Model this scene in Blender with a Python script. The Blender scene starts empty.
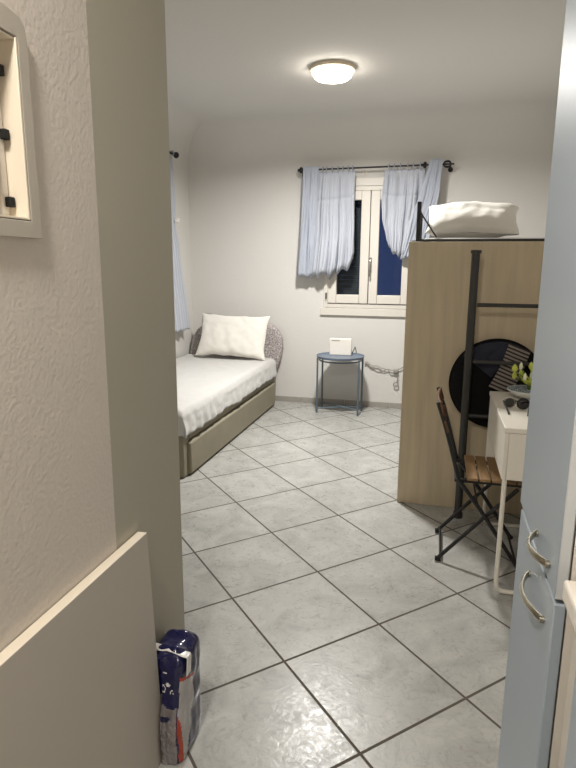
import bpy, bmesh, math, random
from mathutils import Vector, Matrix, noise
random.seed(4)
PI = math.pi
SC = bpy.context.scene
COL = SC.collection

# ------------------------------------------------------------------ camera
PITCH, ROLL, YAW, EYE, FPX = math.radians(11.5), 0.0069, math.radians(14.2), 1.385, 580.0
cp, sp, cr, sr, cy, sy = math.cos(PITCH), math.sin(PITCH), math.cos(ROLL), math.sin(ROLL), math.cos(YAW), math.sin(YAW)
F = Vector((0, cp, -sp)); R0 = Vector((1, 0, 0)); U0 = Vector((0, sp, cp))
RT, UP = cr * R0 + sr * U0, -sr * R0 + cr * U0
MZ = Matrix.Rotation(YAW, 3, 'Z')
F, RT, UP = MZ @ F, MZ @ RT, MZ @ UP
cam = bpy.data.cameras.new('camera')
camo = bpy.data.objects.new('camera', cam); COL.objects.link(camo)
m3 = Matrix((RT, UP, -F)).transposed()
camo.matrix_world = Matrix.Translation((0, 0, EYE)) @ m3.to_4x4()
cam.sensor_fit = 'VERTICAL'; cam.sensor_height = 24.0; cam.sensor_width = 18.0
cam.lens = FPX / 768 * 24.0
cam.clip_start = 0.02
SC.camera = camo

# ------------------------------------------------------------------ world, exposure, main lamps
W = bpy.data.worlds.new('dusk'); SC.world = W; W.use_nodes = True
W.node_tree.nodes['Background'].inputs[0].default_value = (0.036, 0.062, 0.17, 1)
W.node_tree.nodes['Background'].inputs[1].default_value = 0.55
SC.view_settings.view_transform = 'Standard'; SC.view_settings.look = 'None'
SC.view_settings.gamma = 1; SC.view_settings.use_curve_mapping = False
SC.view_settings.exposure = 0.51
LAMP_ROOM = (-0.767, 4.2, 2.7)
LAMP_HALL = (-0.50, 0.10, 2.7)
def area(name, loc, power, size, color, spread=180):
    l = bpy.data.lights.new(name, 'AREA'); l.shape = 'DISK'; l.size = size; l.energy = power; l.color = color
    l.spread = math.radians(spread)
    o = bpy.data.objects.new(name, l); COL.objects.link(o); o.location = loc
    return o
area('room_lamp_light', (LAMP_ROOM[0], LAMP_ROOM[1], 2.612), 51, 0.2, (1, 0.98, 0.945), 162)
area('hall_lamp_light', (LAMP_HALL[0], LAMP_HALL[1], 2.612), 18, 0.2, (1, 0.955, 0.885))

# ------------------------------------------------------------------ materials
def lin(c):
    return tuple(((v / 255) / 12.92 if v / 255 <= 0.04045 else ((v / 255 + 0.055) / 1.055) ** 2.4) for v in c)
def mat(name, rgb, rough=0.6, metal=0.0, bump=0.0, bscale=60.0, var=0.0, vscale=6.0, stretch=(1, 1, 1), spec=0.5, sheen=0.0, coat=0.0):
    m = bpy.data.materials.new(name); m.use_nodes = True
    nt = m.node_tree; b = nt.nodes['Principled BSDF']; N = nt.nodes.new; L = nt.links.new
    c = (*lin(rgb), 1)
    b.inputs['Base Color'].default_value = c
    b.inputs['Roughness'].default_value = rough; b.inputs['Metallic'].default_value = metal
    b.inputs['Specular IOR Level'].default_value = spec
    b.inputs['Sheen Weight'].default_value = sheen
    b.inputs['Coat Weight'].default_value = coat
    tc = N('ShaderNodeTexCoord'); mp = N('ShaderNodeMapping'); mp.inputs['Scale'].default_value = stretch
    L(tc.outputs['Object'], mp.inputs['Vector'])
    if var > 0:
        n = N('ShaderNodeTexNoise'); n.inputs['Scale'].default_value = vscale; n.inputs['Detail'].default_value = 5
        L(mp.outputs[0], n.inputs['Vector'])
        r = N('ShaderNodeValToRGB')
        r.color_ramp.elements[0].position = 0.3; r.color_ramp.elements[1].position = 0.7
        r.color_ramp.elements[0].color = tuple(max(0, v * (1 - var)) for v in c[:3]) + (1,)
        r.color_ramp.elements[1].color = tuple(min(1, v * (1 + var)) for v in c[:3]) + (1,)
        L(n.outputs['Fac'], r.inputs[0]); L(r.outputs[0], b.inputs['Base Color'])
    if bump > 0:
        n = N('ShaderNodeTexNoise'); n.inputs['Scale'].default_value = bscale; n.inputs['Detail'].default_value = 3
        L(mp.outputs[0], n.inputs['Vector'])
        bp = N('ShaderNodeBump'); bp.inputs['Strength'].default_value = bump; bp.inputs['Distance'].default_value = 0.01
        L(n.outputs['Fac'], bp.inputs['Height']); L(bp.outputs[0], b.inputs['Normal'])
    return m

def emit(name, rgb, s):
    m = bpy.data.materials.new(name); m.use_nodes = True
    b = m.node_tree.nodes['Principled BSDF']
    b.inputs['Base Color'].default_value = (0.9, 0.88, 0.84, 1)
    b.inputs['Emission Color'].default_value = (*lin(rgb), 1); b.inputs['Emission Strength'].default_value = s
    return m

def floor_mat(name, skirt=False):
    m = bpy.data.materials.new(name); m.use_nodes = True
    nt = m.node_tree; b = nt.nodes['Principled BSDF']; N = nt.nodes.new; L = nt.links.new
    def math_(op, a, bb=None, clamp=False):
        n = N('ShaderNodeMath'); n.operation = op; n.use_clamp = clamp
        for i, v in enumerate((a, bb)):
            if v is None: continue
            if isinstance(v, (int, float)): n.inputs[i].default_value = v
            else: L(v, n.inputs[i])
        return n.outputs[0]
    tc = N('ShaderNodeTexCoord'); sx = N('ShaderNodeSeparateXYZ'); L(tc.outputs['Object'], sx.inputs[0])
    X, Y = sx.outputs[0], sx.outputs[1]
    UX, UY, UC, VX, VY, VC = 1.66723, 1.58222, -.04915, -1.55084, 1.54219, -.44715
    u = math_('ADD', math_('MULTIPLY', X, UX), math_('ADD', math_('MULTIPLY', Y, UY), UC))
    v = math_('ADD', math_('MULTIPLY', X, VX), math_('ADD', math_('MULTIPLY', Y, VY), VC))
    def edge(w):
        fr = math_('FRACT', w)
        return math_('MINIMUM', fr, math_('SUBTRACT', 1.0, fr))
    e = math_('MINIMUM', edge(u), edge(v))
    ss = N('ShaderNodeMapRange'); ss.interpolation_type = 'SMOOTHSTEP'
    ss.inputs['From Min'].default_value = 0.0085; ss.inputs['From Max'].default_value = 0.0125
    L(e, ss.inputs['Value'])
    cell = N('ShaderNodeCombineXYZ'); L(math_('FLOOR', u), cell.inputs[0]); L(math_('FLOOR', v), cell.inputs[1])
    wn = N('ShaderNodeTexWhiteNoise'); L(cell.outputs[0], wn.inputs['Vector'])
    off = N('ShaderNodeVectorMath'); off.operation = 'MULTIPLY_ADD'
    L(wn.outputs['Color'], off.inputs[0]); off.inputs[1].default_value = (20, 20, 20); L(tc.outputs['Object'], off.inputs[2])
    n1 = N('ShaderNodeTexNoise'); n1.inputs['Scale'].default_value = 5.0; n1.inputs['Detail'].default_value = 8
    n1.inputs['Roughness'].default_value = 0.62; n1.inputs['Distortion'].default_value = 1.4
    L(off.outputs[0], n1.inputs['Vector'])
    r1 = N('ShaderNodeValToRGB'); cr_ = r1.color_ramp
    cr_.elements[0].position = 0.28; cr_.elements[0].color = (*lin((150, 149, 144)), 1)
    cr_.elements[1].position = 0.72; cr_.elements[1].color = (*lin((182, 181, 176)), 1)
    el = cr_.elements.new(0.5); el.color = (*lin((168, 167, 162)), 1)
    L(n1.outputs['Fac'], r1.inputs[0])
    # fine veins
    n2 = N('ShaderNodeTexNoise'); n2.inputs['Scale'].default_value = 7.0; n2.inputs['Detail'].default_value = 6; n2.inputs['Distortion'].default_value = 2.5
    L(off.outputs[0], n2.inputs['Vector'])
    vv = math_('ABSOLUTE', math_('SUBTRACT', n2.outputs['Fac'], 0.5))
    vr = N('ShaderNodeMapRange'); vr.inputs['From Min'].default_value = 0.0; vr.inputs['From Max'].default_value = 0.03
    vr.inputs['To Min'].default_value = 0.90; vr.inputs['To Max'].default_value = 1.0
    L(vv, vr.inputs['Value'])
    tone = math_('ADD', math_('MULTIPLY', wn.outputs['Value'], 0.06), 0.97)
    mul = N('ShaderNodeVectorMath'); mul.operation = 'SCALE'; L(r1.outputs[0], mul.inputs[0]); L(math_('MULTIPLY', vr.outputs[0], tone), mul.inputs['Scale'])
    mx = N('ShaderNodeMix'); mx.data_type = 'RGBA'
    mx.inputs[6].default_value = (*lin((84, 77, 69)), 1)
    L(ss.outputs[0], mx.inputs[0]); L(mul.outputs[0], mx.inputs[7]); L(mx.outputs[2], b.inputs['Base Color'])
    n3 = N('ShaderNodeTexNoise'); n3.inputs['Scale'].default_value = 30; n3.inputs['Detail'].default_value = 4; n3.inputs['Distortion'].default_value = 1.5
    L(off.outputs[0], n3.inputs['Vector'])
    rr = N('ShaderNodeMapRange'); rr.inputs['From Min'].default_value = 0.3; rr.inputs['From Max'].default_value = 0.7
    rr.inputs['To Min'].default_value = 0.24; rr.inputs['To Max'].default_value = 0.40
    L(n3.outputs['Fac'], rr.inputs['Value'])
    rg = N('ShaderNodeMix'); rg.data_type = 'FLOAT'; rg.inputs[2].default_value = 0.85
    L(ss.outputs[0], rg.inputs[0]); L(rr.outputs[0], rg.inputs[3]); L(rg.outputs[0], b.inputs['Roughness'])
    n4 = N('ShaderNodeTexNoise'); n4.inputs['Scale'].default_value = 22; n4.inputs['Detail'].default_value = 5; n4.inputs['Distortion'].default_value = 2
    L(off.outputs[0], n4.inputs['Vector'])
    h = math_('ADD', math_('MULTIPLY', ss.outputs[0], 1.0), math_('MULTIPLY', n4.outputs['Fac'], 0.55))
    bp = N('ShaderNodeBump'); bp.inputs['Strength'].default_value = 0.35; bp.inputs['Distance'].default_value = 0.003
    L(h, bp.inputs['Height']); L(bp.outputs[0], b.inputs['Normal'])
    b.inputs['Specular IOR Level'].default_value = 0.38
    return m

def pattern_mat(name, bg, fg, scale):
    m = bpy.data.materials.new(name); m.use_nodes = True
    nt = m.node_tree; b = nt.nodes['Principled BSDF']; N = nt.nodes.new; L = nt.links.new
    tc = N('ShaderNodeTexCoord')
    vo = N('ShaderNodeTexVoronoi'); vo.inputs['Scale'].default_value = scale; L(tc.outputs['Object'], vo.inputs['Vector'])
    wv = N('ShaderNodeMath'); wv.operation = 'SINE'
    mu = N('ShaderNodeMath'); mu.operation = 'MULTIPLY'; mu.inputs[1].default_value = 16
    L(vo.outputs['Distance'], mu.inputs[0]); L(mu.outputs[0], wv.inputs[0])
    r = N('ShaderNodeValToRGB'); r.color_ramp.elements[0].position = 0.15; r.color_ramp.elements[1].position = 0.4
    r.color_ramp.elements[0].color = (*lin(fg), 1); r.color_ramp.elements[1].color = (*lin(bg), 1)
    L(wv.outputs[0], r.inputs[0]); L(r.outputs[0], b.inputs['Base Color'])
    b.inputs['Roughness'].default_value = 0.85
    return m

def stripe_mat(name, a, c, axis, freq, duty=0.5, rough=0.85, bump=0.0):
    m = bpy.data.materials.new(name); m.use_nodes = True
    nt = m.node_tree; b = nt.nodes['Principled BSDF']; N = nt.nodes.new; L = nt.links.new
    tc = N('ShaderNodeTexCoord'); s = N('ShaderNodeSeparateXYZ'); L(tc.outputs['UV'], s.inputs[0])
    mu = N('ShaderNodeMath'); mu.operation = 'MULTIPLY'; mu.inputs[1].default_value = freq; L(s.outputs[axis], mu.inputs[0])
    fr = N('ShaderNodeMath'); fr.operation = 'FRACT'; L(mu.outputs[0], fr.inputs[0])
    r = N('ShaderNodeValToRGB'); e = r.color_ramp.elements
    e[0].position = max(0, duty - 0.08); e[0].color = (*lin(a), 1); e[1].position = min(1, duty + 0.08); e[1].color = (*lin(c), 1)
    L(fr.outputs[0], r.inputs[0]); L(r.outputs[0], b.inputs['Base Color'])
    b.inputs['Roughness'].default_value = rough
    if bump:
        n = N('ShaderNodeTexNoise'); n.inputs['Scale'].default_value = 18; L(tc.outputs['Object'], n.inputs['Vector'])
        bp = N('ShaderNodeBump'); bp.inputs['Strength'].default_value = bump; bp.inputs['Distance'].default_value = 0.01
        L(n.outputs['Fac'], bp.inputs['Height']); L(bp.outputs[0], b.inputs['Normal'])
    return m

def glass_mat(name, tint, rough=0.02, alpha=0.25):
    m = bpy.data.materials.new(name); m.use_nodes = True
    nt = m.node_tree; nt.nodes.clear(); N = nt.nodes.new; L = nt.links.new
    o = N('ShaderNodeOutputMaterial'); t = N('ShaderNodeBsdfTransparent'); g = N('ShaderNodeBsdfGlossy')
    t.inputs[0].default_value = (*tint, 1); g.inputs['Roughness'].default_value = rough
    lw = N('ShaderNodeLayerWeight'); lw.inputs[0].default_value = alpha
    mx = N('ShaderNodeMixShader'); L(lw.outputs['Fresnel'], mx.inputs[0]); L(t.outputs[0], mx.inputs[1]); L(g.outputs[0], mx.inputs[2])
    L(mx.outputs[0], o.inputs[0])
    return m

M = {}
M['wall'] = mat('wall_plaster', (214, 211, 206), 0.9, bump=0.12, bscale=45)
M['ceiling'] = mat('ceiling_plaster', (206, 203, 199), 0.92, bump=0.15, bscale=14)
M['cove'] = mat('cove_plaster', (212, 209, 204), 0.92, bump=0.12, bscale=30)
M['stucco'] = mat('stucco_plaster', (222, 213, 203), 0.9, bump=0.2, bscale=100)
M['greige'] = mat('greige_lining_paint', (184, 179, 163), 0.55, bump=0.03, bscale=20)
M['floor'] = floor_mat('marbled_floor_tile')
M['skirt'] = mat('skirting_tile', (160, 155, 147), 0.4, var=0.12, vscale=10)
M['grout'] = mat('grout', (110, 103, 94), 0.9)
M['oak'] = mat('pale_oak_board', (192, 176, 148), 0.5, var=0.10, vscale=3.0, stretch=(9, 9, 0.7), bump=0.02)
M['brown_wood'] = mat('acacia_wood', (138, 108, 72), 0.5, var=0.25, vscale=8, stretch=(6, 1, 6))
M['dark_wood'] = mat('dark_brown_wood', (92, 62, 40), 0.5, var=0.2, vscale=8, stretch=(6, 1, 6))
M['black_metal'] = mat('black_metal', (22, 21, 21), 0.45, bump=0.02)
M['post_metal'] = mat('charcoal_metal', (58, 57, 55), 0.4, metal=0.3)
M['blue_metal'] = mat('blue_grey_metal', (90, 104, 114), 0.4)
M['blue_tray'] = mat('blue_tray_metal', (106, 118, 134), 0.4)
M['white_lac'] = mat('white_lacquer', (232, 226, 214), 0.35)
M['white_melamine'] = mat('white_melamine', (196, 188, 176), 0.45, bump=0.01)
M['cream_and_lit_top'] = mat('cream_white_and_lit_top', (238, 226, 206), 0.45)
M['blue_door'] = mat('blue_grey_laminate', (156, 167, 177), 0.42)
M['lit_door_edge'] = mat('pale_lit_door_edge', (196, 200, 203), 0.4)
M['cream'] = mat('cream_carcass', (224, 217, 206), 0.5)
M['handle'] = mat('brushed_brass_nickel', (186, 178, 160), 0.25, metal=1.0)
M['sheet'] = mat('white_sheet', (198, 196, 192), 0.9, bump=0.25, bscale=16, sheen=0.2)
M['pillow'] = mat('white_pillowcase', (230, 226, 217), 0.9, bump=0.2, bscale=18, sheen=0.2)
M['bed_fabric'] = mat('taupe_upholstery', (141, 134, 115), 0.85, bump=0.25, bscale=220, var=0.08, vscale=4)
M['dark'] = mat('near_black', (20, 19, 18), 0.8)
M['headboard'] = pattern_mat('patterned_upholstery', (196, 190, 185), (144, 134, 135), 30)
M['curtain'] = stripe_mat('pale_blue_striped_cotton', (168, 173, 184), (187, 190, 197), 0, 60, 0.5, 0.9, 0.35)
M['curtain2'] = stripe_mat('grey_blue_cotton_back', (160, 166, 178), (174, 179, 190), 0, 60, 0.5, 0.9, 0.3)
M['frame_white'] = mat('white_window_lacquer', (218, 212, 202), 0.4)
M['glass'] = glass_mat('window_glass', (0.85, 0.88, 0.9))
M['shutter'] = mat('slate_shutter', (52, 58, 56), 0.6)
M['blue_shutter'] = mat('navy_shutter', (48, 66, 128), 0.7)
M['plastic_white'] = mat('white_plastic', (236, 230, 220), 0.4)
M['cable'] = mat('grey_cable', (150, 145, 138), 0.6)
M['black_cable'] = mat('black_cable', (34, 32, 32), 0.6)
M['ring'] = mat('lamp_rim_plastic', (214, 200, 176), 0.5)
M['glow'] = emit('lamp_diffuser', (255, 247, 234), 18.0)
M['bag'] = mat('black_canvas', (17, 17, 18), 0.9, spec=0.2, bump=0.1, bscale=40)
M['navy'] = mat('navy_cloth', (38, 40, 54), 0.9, bump=0.4, bscale=25)
M['scarf'] = stripe_mat('striped_knit', (34, 30, 32), (138, 128, 118), 1, 13, 0.46)
M['grey_mattress'] = mat('grey_mattress_cover', (176, 174, 170), 0.9)
M['bowl'] = mat('white_glazed_bowl', (226, 230, 226), 0.25)
M['bowl_in'] = pattern_mat('blue_patterned_glaze', (200, 210, 214), (52, 66, 88), 55)
M['leaf'] = mat('yellow_green_petal', (196, 204, 84), 0.6, var=0.25, vscale=30)
M['cream_petal'] = mat('cream_petal', (240, 240, 206), 0.6)
M['stem'] = mat('green_stem', (96, 120, 48), 0.6)
M['lens'] = mat('dark_lens', (22, 20, 20), 0.08)
M['silver'] = mat('silver_metal', (190, 186, 180), 0.25, metal=1.0)
M['film_navy'] = mat('navy_shrink_film', (20, 20, 66), 0.16, bump=0.35, bscale=28, coat=0.5)
M['film_grey'] = mat('pale_grey_shrink_film', (176, 172, 170), 0.2, bump=0.3, bscale=30, coat=0.4)
M['film_red'] = mat('red_film_print', (176, 66, 40), 0.22, bump=0.2, bscale=30)
M['film_white'] = mat('white_film_print', (228, 224, 220), 0.3)
M['film_clear'] = mat('mauve_clear_film', (156, 148, 150), 0.16, bump=1.0, bscale=50, metal=0.6, coat=0.5)
M['bottle'] = mat('clear_bottle_plastic', (150, 148, 140), 0.08, bump=0.6, bscale=35, coat=1.0)
M['cap'] = mat('blue_cap', (40, 60, 140), 0.4)
M['counter'] = mat('cream_worktop', (228, 221, 210), 0.35)
M['white_drawer'] = mat('blue_drawer_laminate', (156, 167, 177), 0.4)

# ------------------------------------------------------------------ builders
def obj(name, bm, m, parent=None, smooth=True, bevel=0.0, seg=2, subsurf=0, solid=0.0, angle=40):
    bmesh.ops.recalc_face_normals(bm, faces=bm.faces)
    me = bpy.data.meshes.new(name); bm.to_mesh(me); bm.free()
    o = bpy.data.objects.new(name, me); COL.objects.link(o)
    for x in (m if isinstance(m, (list, tuple)) else [m]): me.materials.append(x)
    if smooth:
        for p in me.polygons: p.use_smooth = True
        me.set_sharp_from_angle(angle=math.radians(angle))
    if solid:
        s = o.modifiers.new('solidify', 'SOLIDIFY'); s.thickness = solid; s.offset = 0
    if bevel:
        b = o.modifiers.new('bevel', 'BEVEL'); b.width = bevel; b.segments = seg; b.limit_method = 'ANGLE'; b.angle_limit = math.radians(50)
    if subsurf:
        s = o.modifiers.new('subsurf', 'SUBSURF'); s.levels = subsurf; s.render_levels = subsurf
    if parent is not None:
        o.parent = parent
        o.matrix_parent_inverse = Matrix.Translation(parent.location).inverted() if parent.type == 'EMPTY' else parent.matrix_parent_inverse.copy()
        if parent.type != 'EMPTY': o.matrix_parent_inverse = Matrix.Identity(4)
    return o
def tag(o, label=None, cat=None, group=None, kind=None):
    if label: o['label'] = label
    if cat: o['category'] = cat
    if group: o['group'] = group
    if kind: o['kind'] = kind
    return o
def thing(name, loc, label, cat, group=None):
    o = bpy.data.objects.new(name, None); COL.objects.link(o); o.location = loc; o.empty_display_size = 0.1
    return tag(o, label, cat, group)
def B(): return bmesh.new()
def box(bm, lo, hi, rot=None, piv=None):
    r = bmesh.ops.create_cube(bm, size=1.0)
    c = [(a + b) / 2 for a, b in zip(lo, hi)]; s = [b - a for a, b in zip(lo, hi)]
    mt = Matrix.Translation(c) @ Matrix.Diagonal((*s, 1))
    if rot is not None:
        pv = Vector(piv if piv else c)
        mt = Matrix.Translation(pv) @ rot.to_4x4() @ Matrix.Translation(-pv) @ mt
    bmesh.ops.transform(bm, matrix=mt, verts=r['verts'])
    return r['verts']
def tube(bm, pts, r, n=12, closed=False, caps=True):
    pts = [Vector(p) for p in pts]; rings = []; N = len(pts); prev = None
    rad = r if isinstance(r, (list, tuple)) else [r] * N
    for i, p in enumerate(pts):
        if closed: d = pts[(i + 1) % N] - pts[i - 1]
        else: d = (pts[min(i + 1, N - 1)] - pts[max(i - 1, 0)])
        d.normalize()
        if prev is None:
            a = Vector((0, 0, 1)) if abs(d.z) < 0.9 else Vector((1, 0, 0))
            u = d.cross(a).normalized()
        else:
            u = (prev - d * prev.dot(d)).normalized()
        prev = u; v = d.cross(u)
        rings.append([bm.verts.new(p + (u * math.cos(2 * PI * k / n) + v * math.sin(2 * PI * k / n)) * rad[i]) for k in range(n)])
    for i in range(N if closed else N - 1):
        a, b = rings[i], rings[(i + 1) % N]
        for k in range(n): bm.faces.new((a[k], a[(k + 1) % n], b[(k + 1) % n], b[k]))
    if caps and not closed:
        bm.faces.new(rings[0][::-1]); bm.faces.new(rings[-1])
def lathe(bm, prof, c, n=40, axis='Z'):
    rings = []
    for r, h in prof:
        ring = []
        for k in range(n):
            a = 2 * PI * k / n
            p = {'Z': (r * math.cos(a), r * math.sin(a), h), 'Y': (r * math.cos(a), h, r * math.sin(a)), 'X': (h, r * math.cos(a), r * math.sin(a))}[axis]
            ring.append(bm.verts.new(Vector(c) + Vector(p)))
        rings.append(ring)
    for a, b in zip(rings, rings[1:]):
        for k in range(n): bm.faces.new((a[k], a[(k + 1) % n], b[(k + 1) % n], b[k]))
    for ring in (rings[0], rings[-1]):
        try: bm.faces.new(ring)
        except ValueError: pass
def grid(bm, nu, nv, fn, close_u=False):
    uvl = bm.loops.layers.uv.verify()
    vs = [[bm.verts.new(fn(i / (nu if close_u else nu - 1), j / (nv - 1))) for i in range(nu)] for j in range(nv)]
    for j in range(nv - 1):
        for i in range(nu if close_u else nu - 1):
            i2 = (i + 1) % nu
            f = bm.faces.new((vs[j][i], vs[j][i2], vs[j + 1][i2], vs[j + 1][i]))
            for lp, (a, b) in zip(f.loops, ((i, j), (i + 1, j), (i + 1, j + 1), (i, j + 1))): lp[uvl].uv = (a / (nu - 1), b / (nv - 1))
    return vs
def prism(bm, pts, lo, hi, axis='Y'):
    def P(a, b, h): return {'Y': (a, h, b), 'Z': (a, b, h), 'X': (h, a, b)}[axis]
    A = [bm.verts.new(P(a, b, lo)) for a, b in pts]; C_ = [bm.verts.new(P(a, b, hi)) for a, b in pts]
    n = len(pts)
    for i in range(n): bm.faces.new((A[i], A[(i + 1) % n], C_[(i + 1) % n], C_[i]))
    bm.faces.new(A); bm.faces.new(C_[::-1])
def lerp(a, b, t): return a + (b - a) * t
def curve(pts, v):
    for (a, x), (b, y) in zip(pts, pts[1:]):
        if v <= b:
            t = (v - a) / (b - a); t = t * t * (3 - 2 * t) * 0.4 + t * 0.6
            return lerp(x, y, t)
    return pts[-1][1]
def sstep(a, b, x):
    t = min(1, max(0, (x - a) / (b - a))); return t * t * (3 - 2 * t)

# ------------------------------------------------------------------ room shell
def struct(name, bm, m, **k): return tag(obj(name, bm, m, **k), kind='structure')
YB, XL, XR, CZ = 5.72, -2.50, 1.0, 2.70
b = B(); box(b, (XL - .15, -1.3, -.1), (XR + .15, YB + .15, 0)); struct('floor', b, M['floor'], smooth=False)
b = B(); box(b, (XL - .15, -1.3, CZ), (XR + .15, YB + .15, CZ + .1)); struct('ceiling', b, M['wall'], smooth=False)
# back wall with window opening
WX0, WX1, WZ0, WZ1 = -1.06, -0.235, 1.0, 2.10
b = B()
box(b, (XL - .15, YB, 0), (WX0, YB + .15, CZ)); box(b, (WX1, YB, 0), (XR + .15, YB + .15, CZ))
box(b, (WX0, YB, 0), (WX1, YB + .15, WZ0)); box(b, (WX0, YB, WZ1), (WX1, YB + .15, CZ))
struct('wall_back', b, M['wall'], smooth=False)
b = B(); box(b, (XL - .15, 1.45, 0), (XL, YB, CZ)); struct('wall_left', b, M['wall'], smooth=False)
b = B(); box(b, (XR, -1.15, 0), (XR + .15, YB, CZ)); struct('wall_right', b, M['wall'], smooth=False)
b = B(); box(b, (XL, 1.45, 0), (-.90, 1.57, CZ)); struct('wall_front', b, M['wall'], smooth=False)
b = B(); box(b, (-.90, -1.3, 0), (XR + .15, -1.15, CZ)); struct('wall_rear', b, M['wall'], smooth=False)
# hallway wall (rough stucco) with the recess of the fuse box
FY0, FY1, FZ0, FZ1 = .70, .952, 1.462, 1.770
HX = -.742
b = B()
box(b, (-.90, -1.15, 0), (HX, FY0, CZ)); box(b, (-.90, FY1, 0), (HX, 1.195, CZ))
box(b, (-.90, FY0, 0), (HX, FY1, FZ0)); box(b, (-.90, FY0, FZ1), (HX, FY1, CZ)); box(b, (-.90, FY0, FZ0), (-.83, FY1, FZ1))
struct('wall_hall', b, M['stucco'], smooth=False)
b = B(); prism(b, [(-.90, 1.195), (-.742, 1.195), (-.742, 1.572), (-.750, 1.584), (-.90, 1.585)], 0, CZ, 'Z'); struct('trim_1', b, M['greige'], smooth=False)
def cove(bm, L0, L1, r, axis):
    n = 20; prof = [(r * (1 - math.sin(k * PI / 2 / n)), r * (1 - math.cos(k * PI / 2 / n))) for k in range(n + 1)] + [(0.0, 0.0)]
    # prof: distance from the wall, distance below the ceiling
    if axis == 'X': prism(bm, [(YB - a, CZ - c) for a, c in prof], L0, L1, 'X')
    else: prism(bm, [(XL + a, CZ - c) for a, c in prof], L0, L1, 'Y')
b = B(); cove(b, XL, XR, .34, 'X'); struct('trim_2', b, M['wall'], angle=60)
b = B(); cove(b, 1.57, YB, .34, 'Y'); struct('trim_3', b, M['wall'], angle=60)
# skirting tiles, one run with joints per wall
def skirting(name, axis, a0, a1, wall):
    bt, bj = B(), B(); a = a0; L = .45; first = .28
    e = a0 + first
    while a < a1 - .01:
        e2 = min(e, a1)
        if axis == 'X': box(bt, (a + .002, wall - .010, 0), (e2 - .002, wall, .055))
        else: box(bt, (wall, a + .002, 0), (wall + .010, e2 - .002, .055))
        a = e2; e = a + L
    return struct(name, bt, M['skirt'], bevel=.0015)
skirting('baseboard_back', 'X', -2.48, XR, YB)
skirting('baseboard_left', 'Y', 1.58, YB - .012, XL)

# ------------------------------------------------------------------ window
b = B()
def frame(bm, x0, x1, z0, z1, w, y0, y1, wb=None):
    wb = wb or w
    box(bm, (x0, y0, z0), (x0 + w, y1, z1)); box(bm, (x1 - w, y0, z0), (x1, y1, z1))
    box(bm, (x0 + w, y0, z1 - w), (x1 - w, y1, z1)); box(bm, (x0 + w, y0, z0), (x1 - w, y1, z0 + wb))
frame(b, -1.085, -.21, .985, 2.125, .04, YB - .022, YB + .10)
win = struct('window_1', b, M['frame_white'], bevel=.003)
b = B(); box(b, (-1.118, YB - .024, .910), (-.17, YB - .0005, .983)); obj('window_sill', b, M['frame_white'], win, bevel=.004)
b = B(); box(b, (-1.085, YB - .022, 2.127), (-.21, YB - .0005, 2.20)); obj('top_casing', b, M['frame_white'], win, bevel=.003)
for x0, x1 in ((-1.043, -.652), (-.646, -.253)):
    b = B(); frame(b, x0, x1, 1.03, 2.083, .084, YB - .034, YB + .03)
    s = obj('sash', b, M['frame_white'], win, bevel=.006)
    b = B(); box(b, (x0 + .08, YB + .004, 1.11), (x1 - .08, YB + .010, 2.003)); obj('pane', b, M['glass'], s, smooth=False)
b = B()
box(b, (-.646, YB - .044, 1.33), (-.622, YB - .034, 1.47)); tube(b, [(-.634, YB - .044, 1.44), (-.634, YB - .075, 1.44), (-.634, YB - .078, 1.43), (-.634, YB - .078, 1.29)], .008)
tag(obj('window_handle', b, M['silver'], win), 'silver lever handle')
for x in (-1.058, -.238):
    for z in (1.10, 1.95):
        b = B(); tube(b, [(x, YB - .037, z - .03), (x, YB - .037, z + .03)], .008); obj('hinge', b, M['post_metal'], win)
# shutters outside the glass
b = B()
for k in range(26): box(b, (-1.05, YB + .118, 1.0 + k * .043), (-.655, YB + .130, 1.04 + k * .043))
tag(obj('shutter', b, M['shutter'], smooth=False), 'dark slate roller shutter closed behind the left window pane', 'shutter')

# ------------------------------------------------------------------ ceiling lamps
def ceiling_lamp(loc, label):
    t = thing('ceiling_lamp', loc, label, 'ceiling light'); x, y, z = loc
    b = B(); lathe(b, [(.10, -.0005), (.152, -.0005), (.154, -.010), (.151, -.024), (.140, -.028), (.10, -.028)], loc, 48); obj('rim', b, M['ring'], t)
    b = B(); lathe(b, [(.128, -.0285), (.130, -.045), (.126, -.058), (.112, -.070), (.08, -.077), (.03, -.080), (.001, -.080)], loc, 48); obj('diffuser', b, M['glow'], t)
ceiling_lamp(LAMP_ROOM, 'round white ceiling lamp glowing above the bedroom floor')
ceiling_lamp(LAMP_HALL, 'round white ceiling lamp glowing above the hallway by the fuse box')

# ------------------------------------------------------------------ bed
bed = thing('bed', (-2.0, 4.5, 0), 'taupe upholstered single bed with white sheet along the left wall', 'bed')
b = B(); box(b, (-2.47, 3.35, .006), (-2.43, 5.56, .33)); box(b, (-2.43, 3.35, .006), (-1.60, 3.46, .33)); box(b, (-2.43, 5.52, .015), (-1.60, 5.56, .33))
box(b, (-1.60, 3.35, .006), (-1.55, 3.445, .33)); box(b, (-1.60, 5.515, .006), (-1.55, 5.56, .33))
box(b, (-1.60, 3.445, .24), (-1.55, 5.515, .33)); box(b, (-2.43, 3.46, .22), (-1.60, 5.52, .26))
obj('bed_frame', b, M['bed_fabric'], bed, bevel=.01)
b = B(); box(b, (-1.585, 3.415, .014), (-1.525, 5.508, .233)); dr = obj('drawer', b, M['bed_fabric'], bed, bevel=.012, seg=3)
b = B(); box(b, (-2.40, 3.5, 0), (-1.60, 5.5, .013)); obj('plinth', b, M['dark'], bed, smooth=False)
b = B(); box(b, (-2.46, 3.45, .262), (-1.575, 5.555, .455)); obj('mattress', b, M['grey_mattress'], bed, bevel=.05, seg=4)
CX0, CX1, CY0, CY1, TOP, DROP, RAD = -2.468, -1.54, 3.328, 5.565, .475, .175, .055
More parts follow.
